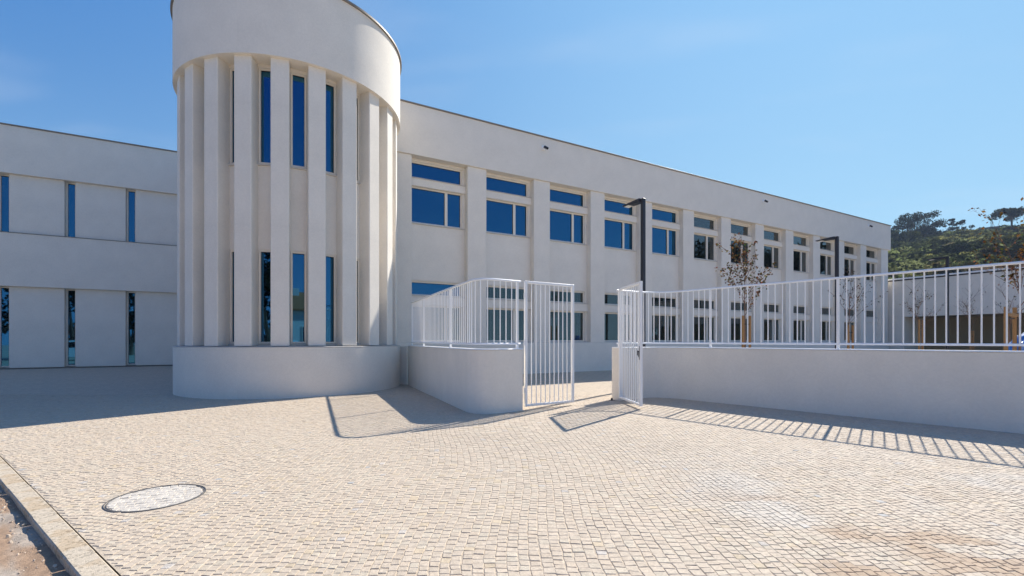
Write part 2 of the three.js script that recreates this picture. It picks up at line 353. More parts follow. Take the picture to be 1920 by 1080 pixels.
function stoneGeometry(list, o = [0, 0, 0]) {
  const pos = [], nor = [], uv = [], col = [], A = new THREE.Vector3(), B = new THREE.Vector3(), C = new THREE.Vector3();
  for (const s of list) {
    const base = groundY(s.cx, s.cz), y = p => base + s.h + (p[0] - s.cx) * s.tx + (p[1] - s.cz) * s.tz;
    const pt = (p, yy) => [p[0] - o[0], yy - o[1], -p[1] - o[2]];
    const tri = (a, b, c) => { A.set(...a); B.set(...b).sub(A); C.set(...c).sub(A); B.cross(C).normalize(); for (const p of [a, b, c]) { pos.push(...p); nor.push(B.x, B.y, B.z); uv.push(p[0] + o[0] + s.h * 900, p[2] + o[2] + s.tx * 40); col.push(...s.col); } };
    const quad = (a, b, c, d) => { tri(a, b, c); tri(a, c, d); };
    const top = s.q.map(p => s.near ? [p[0] + (s.cx - p[0]) * 0.10, p[1] + (s.cz - p[1]) * 0.10] : p);
    const T = top.map(p => pt(p, y(p)));
    quad(T[0], T[1], T[2], T[3]);
    let up = T;
    if (s.near) { const E = s.q.map(p => pt(p, y(p) - 0.0024)); for (let k = 0; k < 4; k++) quad(E[k], E[(k + 1) % 4], T[(k + 1) % 4], T[k]); up = E; }
    const D = s.q.map(p => pt(p, base - 0.016));
    for (let k = 0; k < 4; k++) quad(D[k], D[(k + 1) % 4], up[(k + 1) % 4], up[k]);
  }
  const g = new THREE.BufferGeometry();
  g.setAttribute('position', new THREE.Float32BufferAttribute(pos, 3)); g.setAttribute('normal', new THREE.Float32BufferAttribute(nor, 3)); g.setAttribute('uv', new THREE.Float32BufferAttribute(uv, 2)); g.setAttribute('color', new THREE.Float32BufferAttribute(col, 3));
  return g;
}
{
  const seen = s => s.cz > 2.46 && Math.abs(s.cx) < s.cz * 1.10;
  const order = STONES.map((s, i) => [seen(s) ? s.cz : 99, i]).sort((a, b) => a[0] - b[0]).slice(0, 300).map(e => e[1]), single = new Set(order);
  for (const i of order) { const s = STONES[i], o = [s.cx, 0, -s.cz], m = part(paving, numbered('cobblestone'), stoneGeometry([s], o), M.stone, o); m.receiveShadow = true; }
  const rest = part(paving, 'cobblestones', stoneGeometry(STONES.filter((s, i) => !single.has(i))), M.stone);
  rest.userData = { kind: 'stuff' };
}
{ // manhole cover: iron ring and tray, filled with paler stones
  const t = thing('manhole_cover', 'round iron manhole cover filled with pale grey cobbles', 'manhole cover', [MANHOLE[0], 0, MANHOLE[1]]);
  part(t, 'ring', latheHard([[MANHOLE_R + 0.001, -0.03], [MANHOLE_R + 0.001, 0.003], [MANHOLE_R + 0.006, 0.003], [MANHOLE_R + 0.008, -0.03]], 72), M.iron);
  part(t, 'tray', latheHard([[0.0001, -0.012], [MANHOLE_R - 0.016, -0.012], [MANHOLE_R - 0.013, 0.001], [MANHOLE_R - 0.008, 0.001], [MANHOLE_R - 0.005, -0.03]], 72), M.iron);
  const R = rng(31), S = 0.062, rr = MANHOLE_R - 0.012, rot = 0.35;
  for (let i = -6; i < 6; i++) for (let j = -6; j < 6; j++) {
    const rq = [[0, 0], [1, 0], [1, 1], [0, 1]].map(([a, b]) => { const x = (i + a) * S + 0.014 * (hash(i + a, j + b, 5) - 0.5) + S * (0.5 * (j % 2) + 0.3 * hash(j, 3, 8)), z = (j + b) * S + 0.006 * (hash(i + a, j + b, 6) - 0.5); return [x * Math.cos(rot) - z * Math.sin(rot), x * Math.sin(rot) + z * Math.cos(rot)]; });
    const q = rq.map(p => { const l = Math.hypot(...p); return l > rr ? [p[0] * rr / l, p[1] * rr / l] : p; });
    const cx = q.reduce((a, p) => a + p[0], 0) / 4, cz = q.reduce((a, p) => a + p[1], 0) / 4;
    const area = Math.abs(q.reduce((a, p, k) => a + p[0] * q[(k + 1) % 4][1] - p[1] * q[(k + 1) % 4][0], 0)) / 2;
    if (area < 0.0009) continue;
    for (const p of q) { p[0] += (cx - p[0]) * 0.05 + 0.004 * (R() - 0.5); p[1] += (cz - p[1]) * 0.05 + 0.004 * (R() - 0.5); }
    const v = 0.92 + 0.16 * R(), s = { q: q.map(p => [p[0] + MANHOLE[0], p[1] + MANHOLE[1]]), cx: cx + MANHOLE[0], cz: cz + MANHOLE[1], col: [0.73 * v, 0.69 * v, 0.63 * v], h: 0.004 * (R() - 0.5), tx: 0.06 * (R() - 0.5), tz: 0.06 * (R() - 0.5), near: true };
    const o = [s.cx, 0, -s.cz]; part(t, 'cobblestone', stoneGeometry([s], o), M.stone, [s.cx - MANHOLE[0], 0, -(s.cz - MANHOLE[1])]);
  }
}

// ---------------------------------------------------------------- the classroom wing, right of the tower
const FACE = 14.70, GLASSN = 15.03, ROOF = 9.0, FASCIA = 7.33;
let paneCount = 0;
function windowParts(parent, o, name, m, u0, u1, y0, y1, n, mullion) {  // a framed window in the plane n: window > frame, pane(s)
  const [uc, yc] = [(u0 + u1) / 2, y0], w = new THREE.Group(); w.name = name; w.position.set(uc - o[0], yc, -(n - o[1])); parent.add(w);
  const W = u1 - u0, H = y1 - y0, f = 0.05, list = [placedBox(W, f, 0.07, 0, f / 2, 0, 0.004), placedBox(W, f, 0.07, 0, H - f / 2, 0, 0.004), placedBox(f, H - 2 * f, 0.07, -W / 2 + f / 2, H / 2, 0, 0.004), placedBox(f, H - 2 * f, 0.07, W / 2 - f / 2, H / 2, 0, 0.004)];
  const splits = mullion ? [[-W / 2 + f, mullion - uc - 0.05], [mullion - uc + 0.05, W / 2 - f]] : [[-W / 2 + f, W / 2 - f]];
  if (mullion) list.push(placedBox(0.10, H - 2 * f, 0.075, mullion - uc, H / 2, 0, 0.004));
  part(w, 'frame', mergeGeometries(list), M.frame);
  for (const [a, b] of splits) {
    const pane = part(w, 'pane', chamferBox(b - a, H - 2 * f, 0.012, 0.001), m, [(a + b) / 2, H / 2, -0.015]); paneCount++;
    pane.rotation.set(0.006 * (hash(paneCount, 1, 7) - 0.5), 0.006 * (hash(paneCount, 2, 7) - 0.5), 0);   // no two panes are set quite alike
    if (m === M.mirror) part(w, 'gasket', mergeGeometries([placedBox(b - a, 0.012, 0.012, (a + b) / 2, H - f - 0.006, 0.001, 0.001), placedBox(0.012, H - 2 * f - 0.012, 0.012, b - 0.006, H / 2 - 0.006, 0.001, 0.001)]), M.gasket);
  }
  return w;
}
{
  const o = [18, FACE], [X, Z] = toXZ(...o), w = thing('classroom_wing', 'long white two storey school wing with rows of pilasters and windows', 'building', [X, 0, Z], TH);
  const U0 = -1.2, U1 = 37.15, PITCH = 2.712, P0 = 6.38, PW = 0.73;
  ubox(w, o, 'body', M.render, U0, U1, -0.3, 8.6, 18.2, 28, 0.01);
  ubox(w, o, 'end_wall', M.render, U0, U0 + 0.3, -0.3, 8.6, FACE + 0.002, 18.19);
  ubox(w, o, 'end_wall', M.render, U1 - 0.3, U1, -0.3, 8.6, FACE + 0.26, 18.19);
  ubox(w, o, 'floor_slab', M.room, U0 + 0.31, U1 - 0.31, 3.6, 4.0, 15.14, 18.18);
  ubox(w, o, 'floor_slab', M.room, U0 + 0.31, U1 - 0.31, -0.1, 0.12, 15.14, 18.18);
  ubox(w, o, 'roof_slab', M.room, U0 + 0.31, U1 - 0.31, 8.2, 8.6, 15.14, 18.18);
  ubox(w, o, 'fascia', M.render, U0 - 0.02, U1 + 0.24, FASCIA, ROOF - 0.03, FACE - 0.06, FACE + 0.44);
  ubox(w, o, 'fascia', M.render, U1 - 0.06, U1 + 0.24, FASCIA, ROOF - 0.03, FACE + 0.442, 28.1);
  ubox(w, o, 'parapet', M.render, U0 - 0.02, U0 + 0.28, 8.6, ROOF - 0.03, FACE + 0.442, 28.1);
  ubox(w, o, 'coping', M.coping, U0 - 0.06, U1 + 0.28, ROOF - 0.03, ROOF + 0.012, FACE - 0.10, FACE + 0.46, 0.004);
  ubox(w, o, 'coping', M.coping, U1 - 0.09, U1 + 0.28, ROOF - 0.03, ROOF + 0.012, FACE + 0.462, 28.14, 0.004);
  ubox(w, o, 'plinth', M.render, U0, U1 + 0.02, -0.3, 1.165, FACE - 0.035, FACE + 0.40, 0.012);
  for (let k = -1; k <= 11; k++) { const a = P0 + PITCH * k; ubox(w, o, 'pilaster', M.render, a, k === 11 ? U1 : a + PW, 1.167, FASCIA - 0.002, FACE, FACE + 0.43, 0.01); }
  ubox(w, o, 'wall', M.render, U0, P0 - PITCH - 0.001, 1.167, FASCIA - 0.002, FACE + 0.001, FACE + 0.42);
  for (let k = 0; k < 12; k++) {
    const a = P0 + PITCH * (k - 1) + PW + 0.001, b = P0 + PITCH * k - 0.001, n0 = FACE + 0.25, n1 = FACE + 0.42, last = k === 11;
    ubox(w, o, 'spandrel', M.render, a, b, 3.27, 5.14, n0, n1);
    ubox(w, o, 'lintel_band', M.render, a, b, 6.402, 6.66, n0 - 0.06, n1);
    ubox(w, o, 'head_band', M.render, a, b, 7.242, FASCIA - 0.003, n0, n1);
    ubox(w, o, 'sill', M.sill, a, b, 5.142, 5.168, n0 - 0.035, n1, 0.004);
    ubox(w, o, 'sill', M.sill, a, b, 6.662, 6.678, n0 - 0.085, n1, 0.004);
    windowParts(w, o, 'window', k > 4 ? M.coated : M.mirror, a + 0.012, b - 0.10, 6.68, 7.24, GLASSN, 0);
    windowParts(w, o, 'window', k > 4 ? M.coated : M.mirror, a + 0.012, b - 0.10, 5.17, 6.40, GLASSN, a + 1.30);
    if (k > 4) { const g = []; for (let q = 0; q < 3 + (k * 5) % 4; q++) g.push(chamferBox(0.085, 2.1, 0.004, 0.001).clone().rotateY(0.5 + 0.3 * hash(k, q, 3)).translate(-0.07 * q, 0, 0)); part(w, 'blind', mergeGeometries(g), M.blind, [b - 0.2 - o[0], 6.2, -(15.3 - o[1])]); }
    for (const [y0, y1] of [[1.17, 2.424], [2.75, 3.239], [5.17, 6.40], [6.68, 7.24]]) ubox(w, o, 'jamb', M.render, b - 0.099, b, y0, y1, n0 + 0.005, n1);
    ubox(w, o, 'lintel_band', M.render, a, b, 2.426, 2.73, n0 - 0.06, n1);
    ubox(w, o, 'head_band', M.render, a, b, 3.242, 3.268, n0, n1);
    ubox(w, o, 'sill', M.sill, a, b, 2.732, 2.748, n0 - 0.085, n1, 0.004);
    windowParts(w, o, 'window', k ? M.clear : M.mirror, a + 0.012, b - 0.10, 2.75, 3.24, GLASSN, 0);
    if (last) { ubox(w, o, 'wall', M.render, a, b - 0.1, 1.169, 2.424, n0 + 0.002, n1); continue; }
    windowParts(w, o, 'window', M.clear, a + 0.012, b - 0.10, 1.20, 2.424, GLASSN, a + 1.30);
    ubox(w, o, 'sill', M.sill, a, b - 0.1, 1.168, 1.198, n0 - 0.03, n1, 0.004);
    const list = [], R = rng(900 + k), open = [0.95, 0.95, 1, 0.35, 0.5, 0.4, 0.55, 0.6, 0.5, 0.4, 0.5][k];   // vertical slat blinds drawn across part of each room window
    for (let s = 0; s < 20; s++) { if (s / 20 > open) break; list.push(chamferBox(0.085, 2.0, 0.004, 0.001).clone().rotateY(0.35 + 0.25 * R()).translate(-0.88 + 0.094 * s + (open < 0.9 ? 1.88 * (1 - open) : 0), 0, 0.02 * (R() - 0.5))); }
    part(w, 'blind', mergeGeometries(list), M.blind, [(a + b) / 2 - 0.04 - o[0], 2.19, -(15.34 - o[1])]);
  }
}

// ---------------------------------------------------------------- the round tower
const TOWER = [-5.81, 12.37], TR = 2.70;
{
  const t = thing('round_tower', 'white round stair tower with vertical fins and slit windows', 'building', [TOWER[0], 0, TOWER[1]]);
  const RF = 2.62, RI = 2.285, N = 22, STEP = Math.PI * 2 / N, PHI0 = 1.4 * Math.PI / 180, HALF = 4.0 * Math.PI / 180;
  part(t, 'plinth', latheHard([[TR, -0.3], [TR, 1.085], [2.1, 1.1]], 160), M.render);
  part(t, 'plinth_cap', latheHard([[TR - 0.01, 1.086], [TR + 0.003, 1.086], [TR + 0.003, 1.106], [TR - 0.006, 1.112], [2.15, 1.122]], 160), M.sill);
  part(t, 'spandrel_ring', latheHard([[2.05, 3.25], [RI + 0.01, 3.25], [RI + 0.01, 5.10], [2.05, 5.10]], 160), M.render);
  part(t, 'sill_ring', latheHard([[2.05, 5.102], [RI + 0.045, 5.102], [RI + 0.045, 5.135], [2.05, 5.14]], 160), M.sill);
  part(t, 'sill_ring', latheHard([[2.05, 1.13], [RI + 0.045, 1.125], [RI + 0.045, 1.165], [2.05, 1.17]], 160), M.sill);
  part(t, 'head_ring', latheHard([[2.05, 7.26], [RI + 0.01, 7.26], [RI + 0.01, 7.40], [2.05, 7.40]], 160), M.render);
  part(t, 'fascia', latheHard([[2.0, FASCIA], [TR + 0.005, FASCIA], [TR + 0.005, ROOF + 0.03], [TR - 0.25, ROOF + 0.03], [TR - 0.25, 8.6], [0.001, 8.6]], 160), M.render);
  part(t, 'coping', latheHard([[TR - 0.27, ROOF + 0.031], [TR + 0.05, ROOF + 0.031], [TR + 0.05, ROOF + 0.075], [TR - 0.27, ROOF + 0.085]], 160), M.coping);
  // one fin: radial sides, slightly rounded front
  const fin = (() => {
    const s = new THREE.Shape(), pts = [];
    const a = r => [[-Math.sin(HALF) * r, Math.cos(HALF) * r], [Math.sin(HALF) * r, Math.cos(HALF) * r]];
    const b = 0.012;
    const [i0, i1] = a(RI - 0.14), [o0, o1] = a(RF);
    pts.push(i0, [o0[0], o0[1] - b], [o0[0] + b, o0[1]], [o1[0] - b, o1[1]], [o1[0], o1[1] - b], i1);
    s.setFromPoints(pts.map(p => new THREE.Vector2(...p)));
    const g = new THREE.ExtrudeGeometry(s, { depth: FASCIA - 1.128 - 0.003, bevelEnabled: false }).rotateX(Math.PI / 2).translate(0, FASCIA - 0.002, 0);
    return g;                                                      // front faces local +z
  })();
  for (let k = -6; k <= 9; k++) {
    const phi = PHI0 + STEP * k, f = part(t, 'fin', fin, M.render); f.rotation.y = phi;
    const pm = phi + STEP / 2;
    for (const [y0, y1] of [[1.172, 3.248], [5.142, 7.258]]) {
      const w = new THREE.Group(); w.name = 'window'; w.rotation.y = pm; t.add(w);
      const W = 2 * Math.sin(STEP / 2 - HALF) * (RI - 0.03) - 0.004, H = y1 - y0, e = 0.042, ym = (y0 + y1) / 2, zr = RI - 0.035;
      part(w, 'frame', mergeGeometries([placedBox(W, e, 0.06, 0, y0 + e / 2, zr, 0.004), placedBox(W, e, 0.06, 0, y1 - e / 2, zr, 0.004), placedBox(e, H - 2 * e, 0.06, -W / 2 + e / 2, ym, zr, 0.004), placedBox(e, H - 2 * e, 0.06, W / 2 - e / 2, ym, zr, 0.004)]), M.frame);
      part(w, 'pane', chamferBox(W - 2 * e, H - 2 * e, 0.012, 0.001), M.mirror, [0, ym, zr - 0.012]);
      part(w, 'gasket', mergeGeometries([placedBox(W - 2 * e, 0.012, 0.012, 0, y1 - e - 0.006, zr + 0.002, 0.001), placedBox(0.01, H - 2 * e - 0.012, 0.012, W / 2 - e - 0.005, ym - 0.006, zr + 0.002, 0.001)]), M.gasket);
    }
  }
}

// ---------------------------------------------------------------- the set-back wing, left of the tower
{
  const o = [-6, 23.2], [X, Z] = toXZ(...o), w = thing('side_wing', 'plain white set back wing with narrow slit windows behind the tower', 'building', [X, 0, Z], TH);
  const U0 = -13.6, U1 = -1.22, F = 23.2;
  ubox(w, o, 'body', M.render, U0, U1, -0.3, 8.7, F + 0.32, 30);
  ubox(w, o, 'fascia', M.render, U0 - 0.05, U1, 7.26, ROOF - 0.03, F - 0.085, F + 0.315);
  ubox(w, o, 'coping', M.coping, U0 - 0.09, U1, ROOF - 0.03, ROOF + 0.012, F - 0.125, F + 0.335, 0.004);
  ubox(w, o, 'floor_band', M.render, U0 - 0.05, U1, 3.20, 5.12, F - 0.085, F + 0.315);
  ubox(w, o, 'flashing', M.coping, U0 - 0.06, U1, 5.121, 5.14, F - 0.105, F + 0.31, 0.003);
  ubox(w, o, 'base_strip', M.coping, U0, U1, -0.2, 0.243, F + 0.09, F + 0.31);
  let left = U0;
  for (let k = -3; k <= 3; k++) {
    const a = -6.39 + 1.797 * k, b = a + 0.315;
    if (a > left + 0.1) for (const [y0, y1] of [[0.245, 3.198], [5.142, 7.258]]) ubox(w, o, 'wall_panel', M.render, left, Math.min(a, U1 - 0.001), y0, y1, F + 0.05, F + 0.31, 0.008);
    if (b > U1) break;
    for (const [y0, y1] of [[0.262, 3.196], [5.143, 7.256]]) windowParts(w, o, 'window', M.mirror, a + 0.005, b - 0.005, y0, y1, F + 0.24, 0);
    left = b;
  }
}

// ---------------------------------------------------------------- the low porch wing that closes the yard
{
  const UW = 37.5, o = [UW, 6], [X, Z] = toXZ(...o), w = thing('porch_wing', 'low cream yard wing with deep shaded porch and white coping', 'building', [X, 0, Z], TH);
  ubox(w, o, 'upper_wall', M.render, UW, UW + 0.35, 2.8, 5.30, -8, 27.9);
  ubox(w, o, 'coping', M.whiteMetal, UW - 0.05, UW + 0.42, 5.302, 5.40, -8.05, 27.9, 0.01);
  ubox(w, o, 'gutter', M.darkMetal, UW - 0.03, UW - 0.002, 5.22, 5.298, -8, 27.9, 0.004);
  ubox(w, o, 'porch_ceiling', M.ochre, UW + 0.351, UW + 8, 2.8, 3.1, -8, 27.9);
  ubox(w, o, 'porch_wall', M.ochre, UW + 3.2, UW + 3.5, -0.3, 2.798, -8, 27.8);
  ubox(w, o, 'side_wall', M.render, UW + 0.02, UW + 3.19, -0.3, 2.798, 14.0, 27.8);
  for (const n of [6.8, 0.8, -5.2]) ubox(w, o, 'pillar', M.render, UW + 0.03, UW + 0.33, -0.3, 2.798, n, n + 0.3);
  ubox(w, o, 'roof', M.rubble, UW + 0.352, UW + 8, 4.9, 5.1, -8, 27.9);
  ubox(w, o, 'back_wall', M.render, UW + 8.01, UW + 8.3, -0.3, 5.2, -8, 27.9);
}

// ---------------------------------------------------------------- boundary walls, railings, gate
const WALLTOP = 1.105, RAILTOP = 2.32;
const picketG = new THREE.CylinderGeometry(0.0098, 0.0098, 1, 10, 1, true);
function boundary(path, label) {
  const w = thing('boundary_wall', label, 'wall', [path[0][0], 0, path[0][1]], 0, 'white boundary walls');
  part(w, 'wall', wallAlong(path, -0.3, WALLTOP - 0.018, 0.2, path[0]), M.render);
  const cap = offsetPath(path, -0.008); part(w, 'cap', wallAlong(cap, WALLTOP - 0.017, WALLTOP, 0.216, path[0]), M.whiteMetal);
}
function railing(path, label, s0, s1, posts) {
  const line = offsetPath(path, 0.1), k = walk(line), a = k.at(s0), o = [a[0], a[1]];
  const sub = []; for (let s = s0; s < s1 + 0.001; s += 0.05) { const p = k.at(Math.min(s, s1)); sub.push([p[0], p[1]]); }
  const r = thing('railing', label, 'railing', [o[0], WALLTOP, o[1]], 0, 'white picket railings on the walls');
  const rail = (y0, y1, t) => wallAlong(offsetPath(sub, -t / 2), y0 - WALLTOP, y1 - WALLTOP, t, o);
  part(r, 'top_rail', rail(RAILTOP - 0.035, RAILTOP, 0.045), M.whiteMetal);
  part(r, 'bottom_rail', rail(WALLTOP + 0.065, WALLTOP + 0.10, 0.035), M.whiteMetal);
  const P = posts.map(p => p), h = RAILTOP - 0.03 - (WALLTOP + 0.09), pg = chamferBox(0.04, RAILTOP - 0.036 - WALLTOP - 0.001, 0.04, 0.004);
  const gap = 0.121;
  for (let s = s0 + 0.06, c = 0; s < s1; s += gap, c++) {
    const p = k.at(s);
    if (P.some(q => Math.abs(q - s) < gap * 0.5)) { const m = part(r, 'post', pg, M.whiteMetal, [p[0] - o[0], (RAILTOP - 0.036 - WALLTOP + 0.001) / 2, -(p[1] - o[1])]); m.rotation.y = p[2]; continue; }
    const m = part(r, 'picket', picketG, M.whiteMetal, [p[0] - o[0], 0.09 + h / 2, -(p[1] - o[1])]); m.scale.y = h; m.rotation.y = p[2];
  }
}
boundary(leftWallPath, 'white wall curving from the round tower to the gate');
boundary(rightWallPath, 'long white wall running from the gate past the lamps and young trees');
{ // short return that ties the left wall to the tower
  const p = [[-3.52, 13.12], [-2.97, 12.93]], w = thing('wall_return', 'short white wall stub between tower plinth and curving wall', 'wall', [p[0][0], 0, p[0][1]]);
  part(w, 'stub', wallAlong(p, -0.3, WALLTOP - 0.02, 0.2, p[0]), M.render);
}
{
  const L = walk(offsetPath(leftWallPath, 0.1)), Rr = walk(offsetPath(rightWallPath, 0.1));
  railing(leftWallPath, 'white picket railing on the wall beside the round tower', 0.05, L.len + 0.05, [0.1, 1.55, 4.0, L.len - 0.02]);
  railing(rightWallPath, 'white picket railing on the long wall in front of the young trees', 0.05, Rr.len - 0.05, [0.1, 2.31, 4.49, 6.67, 8.85]);
}
function gateLeaf(hinge, free, label, lock) {
  const dx = free[0] - hinge[0], dz = free[1] - hinge[1], W = Math.hypot(dx, dz), t = thing('gate_leaf', label, 'gate', [hinge[0], 0, hinge[1]], Math.atan2(dz, dx), 'white barred gate leaves');
  const B = 0.055, T = RAILTOP;
  part(t, 'stile', chamferBox(0.05, T - B, 0.05, 0.004), M.whiteMetal, [0.025, (T + B) / 2, 0]);
  part(t, 'stile', chamferBox(lock ? 0.062 : 0.05, T - B, 0.05, 0.004), M.whiteMetal, [W - 0.028, (T + B) / 2, 0]);
  part(t, 'rail', chamferBox(W - 0.115, 0.045, 0.045, 0.004), M.whiteMetal, [W / 2 - 0.003, T - 0.0235, 0]);
  part(t, 'rail', chamferBox(W - 0.115, 0.04, 0.04, 0.004), M.whiteMetal, [W / 2 - 0.003, B + 0.022, 0]);
  const n = 9, h = T - 0.045 - B - 0.04;
  for (let k = 1; k <= n; k++) { const m = part(t, 'bar', picketG, M.whiteMetal, [0.05 + (W - 0.11) * k / (n + 1), (T - 0.045 + B + 0.04) / 2, 0]); m.scale.y = h + 0.004; }
  for (const y of [0.35, 1.2, 2.05]) part(t, 'hinge', new THREE.CylinderGeometry(0.012, 0.012, 0.09, 10), M.whiteMetal, [-0.011, y, 0.012]);
  if (lock) {
    const p = part(t, 'lock_plate', chamferBox(0.03, 0.24, 0.004, 0.001), M.iron, [W - 0.028, 1.02, 0.0275]);
    part(p, 'handle', mergeGeometries([placedBox(0.016, 0.016, 0.03, 0, 0.03, 0.016, 0.003), placedBox(0.016, 0.09, 0.014, 0, 0.0, 0.034, 0.004)]), M.darkMetal);
    part(t, 'latch_box', chamferBox(0.05, 0.11, 0.035, 0.003), M.darkMetal, [W - 0.085, 1.0, 0]);
  } else part(t, 'drop_bolt', new THREE.CylinderGeometry(0.008, 0.008, 0.6, 8), M.whiteMetal, [W - 0.07, 0.36, 0.034]);
  return t;
}
gateLeaf([0.225, 8.22], [1.19, 8.83], 'white barred gate leaf hanging shut from the curved wall', false);
gateLeaf([2.22, 9.42], [2.335, 8.26], 'white barred gate leaf with lock swung open by the long wall', true);
{
  const [x, z] = groundAt(1147, 751), t = thing('gate_stop', 'small dark metal gate stop fixed to the paving in the gateway', 'gate stop', [x, 0, z]);
  part(t, 'base', chamferBox(0.11, 0.012, 0.07, 0.002), M.iron, [0, 0.001, 0]); part(t, 'catch', new THREE.CylinderGeometry(0.018, 0.025, 0.05, 10), M.darkMetal, [0, 0.03, 0]);
}

// ---------------------------------------------------------------- cameras on the fascia, lamp posts
const camLabel = ['small dark security camera on the fascia near the round tower', 'small dark security camera midway along the school fascia', 'small dark security camera at the far end of the school fascia'];
[[9.47, 8.56], [23.2, 8.56], [34.3, 8.60]].forEach(([u, y], k) => {
  const [X, Z] = toXZ(u, FACE - 0.06), t = thing('security_camera', camLabel[k], 'camera', [X, y, Z], TH, 'security cameras on the fascia');
  part(t, 'bracket', mergeGeometries([placedBox(0.16, 0.16, 0.03, 0, 0, 0.015, 0.006), placedBox(0.05, 0.05, 0.09, 0, 0, 0.075, 0.004)]), M.whiteMetal);
  const b = part(t, 'housing', new THREE.CylinderGeometry(0.045, 0.05, 0.17, 16).rotateX(Math.PI / 2).rotateX(0.6).rotateY(0.5), M.darkMetal, [0.03, -0.04, 0.16]);
  part(b, 'lens', new THREE.CylinderGeometry(0.035, 0.035, 0.01, 16).rotateX(Math.PI / 2).translate(0, 0, 0.086).rotateX(0.6).rotateY(0.5), M.lens);
});
const lampLabel = ['tall dark lamp post rising behind the open gate leaf', 'tall dark lamp post rising beside a bare young tree before the last bays', 'tall dark lamp post standing in front of the low porch wing'];
[[3.47, 12.12], [11.75, 16.55], [19.5, 20.5]].forEach(([X, Z], k) => {
  const t = thing('lamp_post', lampLabel[k], 'lamp post', [X, groundY(X, Z), Z], TH, 'dark lamp posts in the yard');
  part(t, 'base_plate', chamferBox(0.26, 0.03, 0.26, 0.004), M.darkMetal, [0, 0.008, 0]);
  part(t, 'pole', chamferBox(0.10, 4.98, 0.10, 0.008), M.darkMetal, [0, 2.515, 0]);
  const s = new THREE.Shape(); s.moveTo(0.0, 0.0); s.lineTo(0.62, -0.035); s.lineTo(0.62, -0.047); s.lineTo(0.30, -0.068); s.lineTo(0, -0.075);   // tapering arm, points to the school
  const head = part(t, 'lamp_head', new THREE.ExtrudeGeometry(s, { depth: 0.21, bevelEnabled: true, bevelSize: 0.006, bevelThickness: 0.006, bevelSegments: 1 }).translate(0, 0, -0.105).rotateY(Math.PI / 2), M.darkMetal, [0, 5.002, -0.049]);
  part(head, 'lens', chamferBox(0.17, 0.006, 0.26, 0.001).clone().rotateX(-0.09), M.diffuser, [0, -0.066, -0.44]);
});

// ---------------------------------------------------------------- leaves and trees
function leafCloud(n, place, size, tint, R, flat = 0.5) {            // leaf-sized faces, each turned its own way
  const pos = new Float32Array(n * 18), nor = new Float32Array(n * 18), col = new Float32Array(n * 18), e = new THREE.Euler(), q = new THREE.Quaternion(), v = new THREE.Vector3(), N = new THREE.Vector3();
  const shape = [[-0.5, 0], [0, -0.32], [0.5, 0.04], [-0.5, 0], [0.5, 0.04], [0, 0.34]];
  for (let k = 0; k < n; k++) {
    const p = place(R), s = size * (0.6 + 0.8 * R()), c = tint(R, p);
    e.set((R() - 0.5) * Math.PI * (1 - flat) * 2, R() * 6.283, (R() - 0.5) * Math.PI * (1 - flat)); q.setFromEuler(e); N.set(0, 1, 0).applyQuaternion(q);
    for (let m = 0; m < 6; m++) { v.set(shape[m][0] * s, 0, shape[m][1] * s).applyQuaternion(q).add(p); const o = k * 18 + m * 3; v.toArray(pos, o); N.toArray(nor, o); col[o] = c[0]; col[o + 1] = c[1]; col[o + 2] = c[2]; }
  }
  const g = new THREE.BufferGeometry();
  g.setAttribute('position', new THREE.BufferAttribute(pos, 3)); g.setAttribute('normal', new THREE.BufferAttribute(nor, 3)); g.setAttribute('color', new THREE.BufferAttribute(col, 3));
  return g;
}
const leafM = M.leaf(1, 1, 1);
const V3 = (x, y, z) => new THREE.Vector3(x, y, z);
function youngTree(label, [X, Z], seed, H, leaves, spread, palette) {
  const R = rng(seed), t = thing('young_tree', label, 'tree', [X, groundY(X, Z), Z], 0, 'young staked trees in the yard');
  const trunk = [], br = [], tips = [], yF = H * 0.50;
  let p = V3(0, -0.05, 0); for (let k = 0; k < 5; k++) { const q = V3(0.03 * (R() - 0.5), yF * (k + 1) / 5, 0.03 * (R() - 0.5)); limb(trunk, p, q, 0.034 - 0.003 * k, 0.031 - 0.003 * k, 8); p = q; }
  const grow = (a, d, len, r, depth) => {
    let b = a.clone(), dir = d.clone();
    for (let k = 0; k < 3; k++) { dir.add(V3(R() - 0.5, (R() - 0.3) * 0.7, R() - 0.5).multiplyScalar(0.22)).normalize(); const e = b.clone().addScaledVector(dir, len / 3); limb(br, b, e, r * (1 - k * 0.22), r * (1 - (k + 1) * 0.22), 4); if (depth < 2) tips.push(e); b = e;
      if (depth > 0) { const m = depth > 1 ? 2 : 1 + (R() < 0.6 ? 1 : 0); for (let j = 0; j < m; j++) { const a2 = R() * 6.283, o = V3(Math.cos(a2), 0.55 * R() + 0.15, Math.sin(a2)); grow(e, dir.clone().multiplyScalar(0.75).addScaledVector(o, 0.7).normalize(), len * (0.42 + 0.2 * R()), r * 0.55, depth - 1); } } }
    tips.push(b);
  };
  grow(p, V3(0.02, 1, 0.02), H * 0.40, 0.018, 2);
  for (let k = 0; k < 6; k++) { const a = k * 1.05 + R(), y = yF + H * 0.05 * k * (0.5 + 0.5 * R()); grow(V3(p.x, Math.min(y, H * 0.7), p.z), V3(Math.cos(a) * spread, 0.9, Math.sin(a) * spread).normalize(), H * (0.29 - 0.015 * k), 0.010, 1); }
  part(t, 'trunk', mergeGeometries(trunk), M.bark); part(t, 'branches', mergeGeometries(br), M.bark);
  if (leaves) part(t, 'foliage', leafCloud(leaves, r => { const c = tips[Math.floor(r() * tips.length)]; return c.clone().add(V3(r() - 0.5, r() - 0.7, r() - 0.5).multiplyScalar(0.16)); }, 0.075, r => palette[Math.floor(r() * palette.length)].map(v => v * (0.75 + 0.5 * r())), R, 0.2), leafM);
  return t;
}
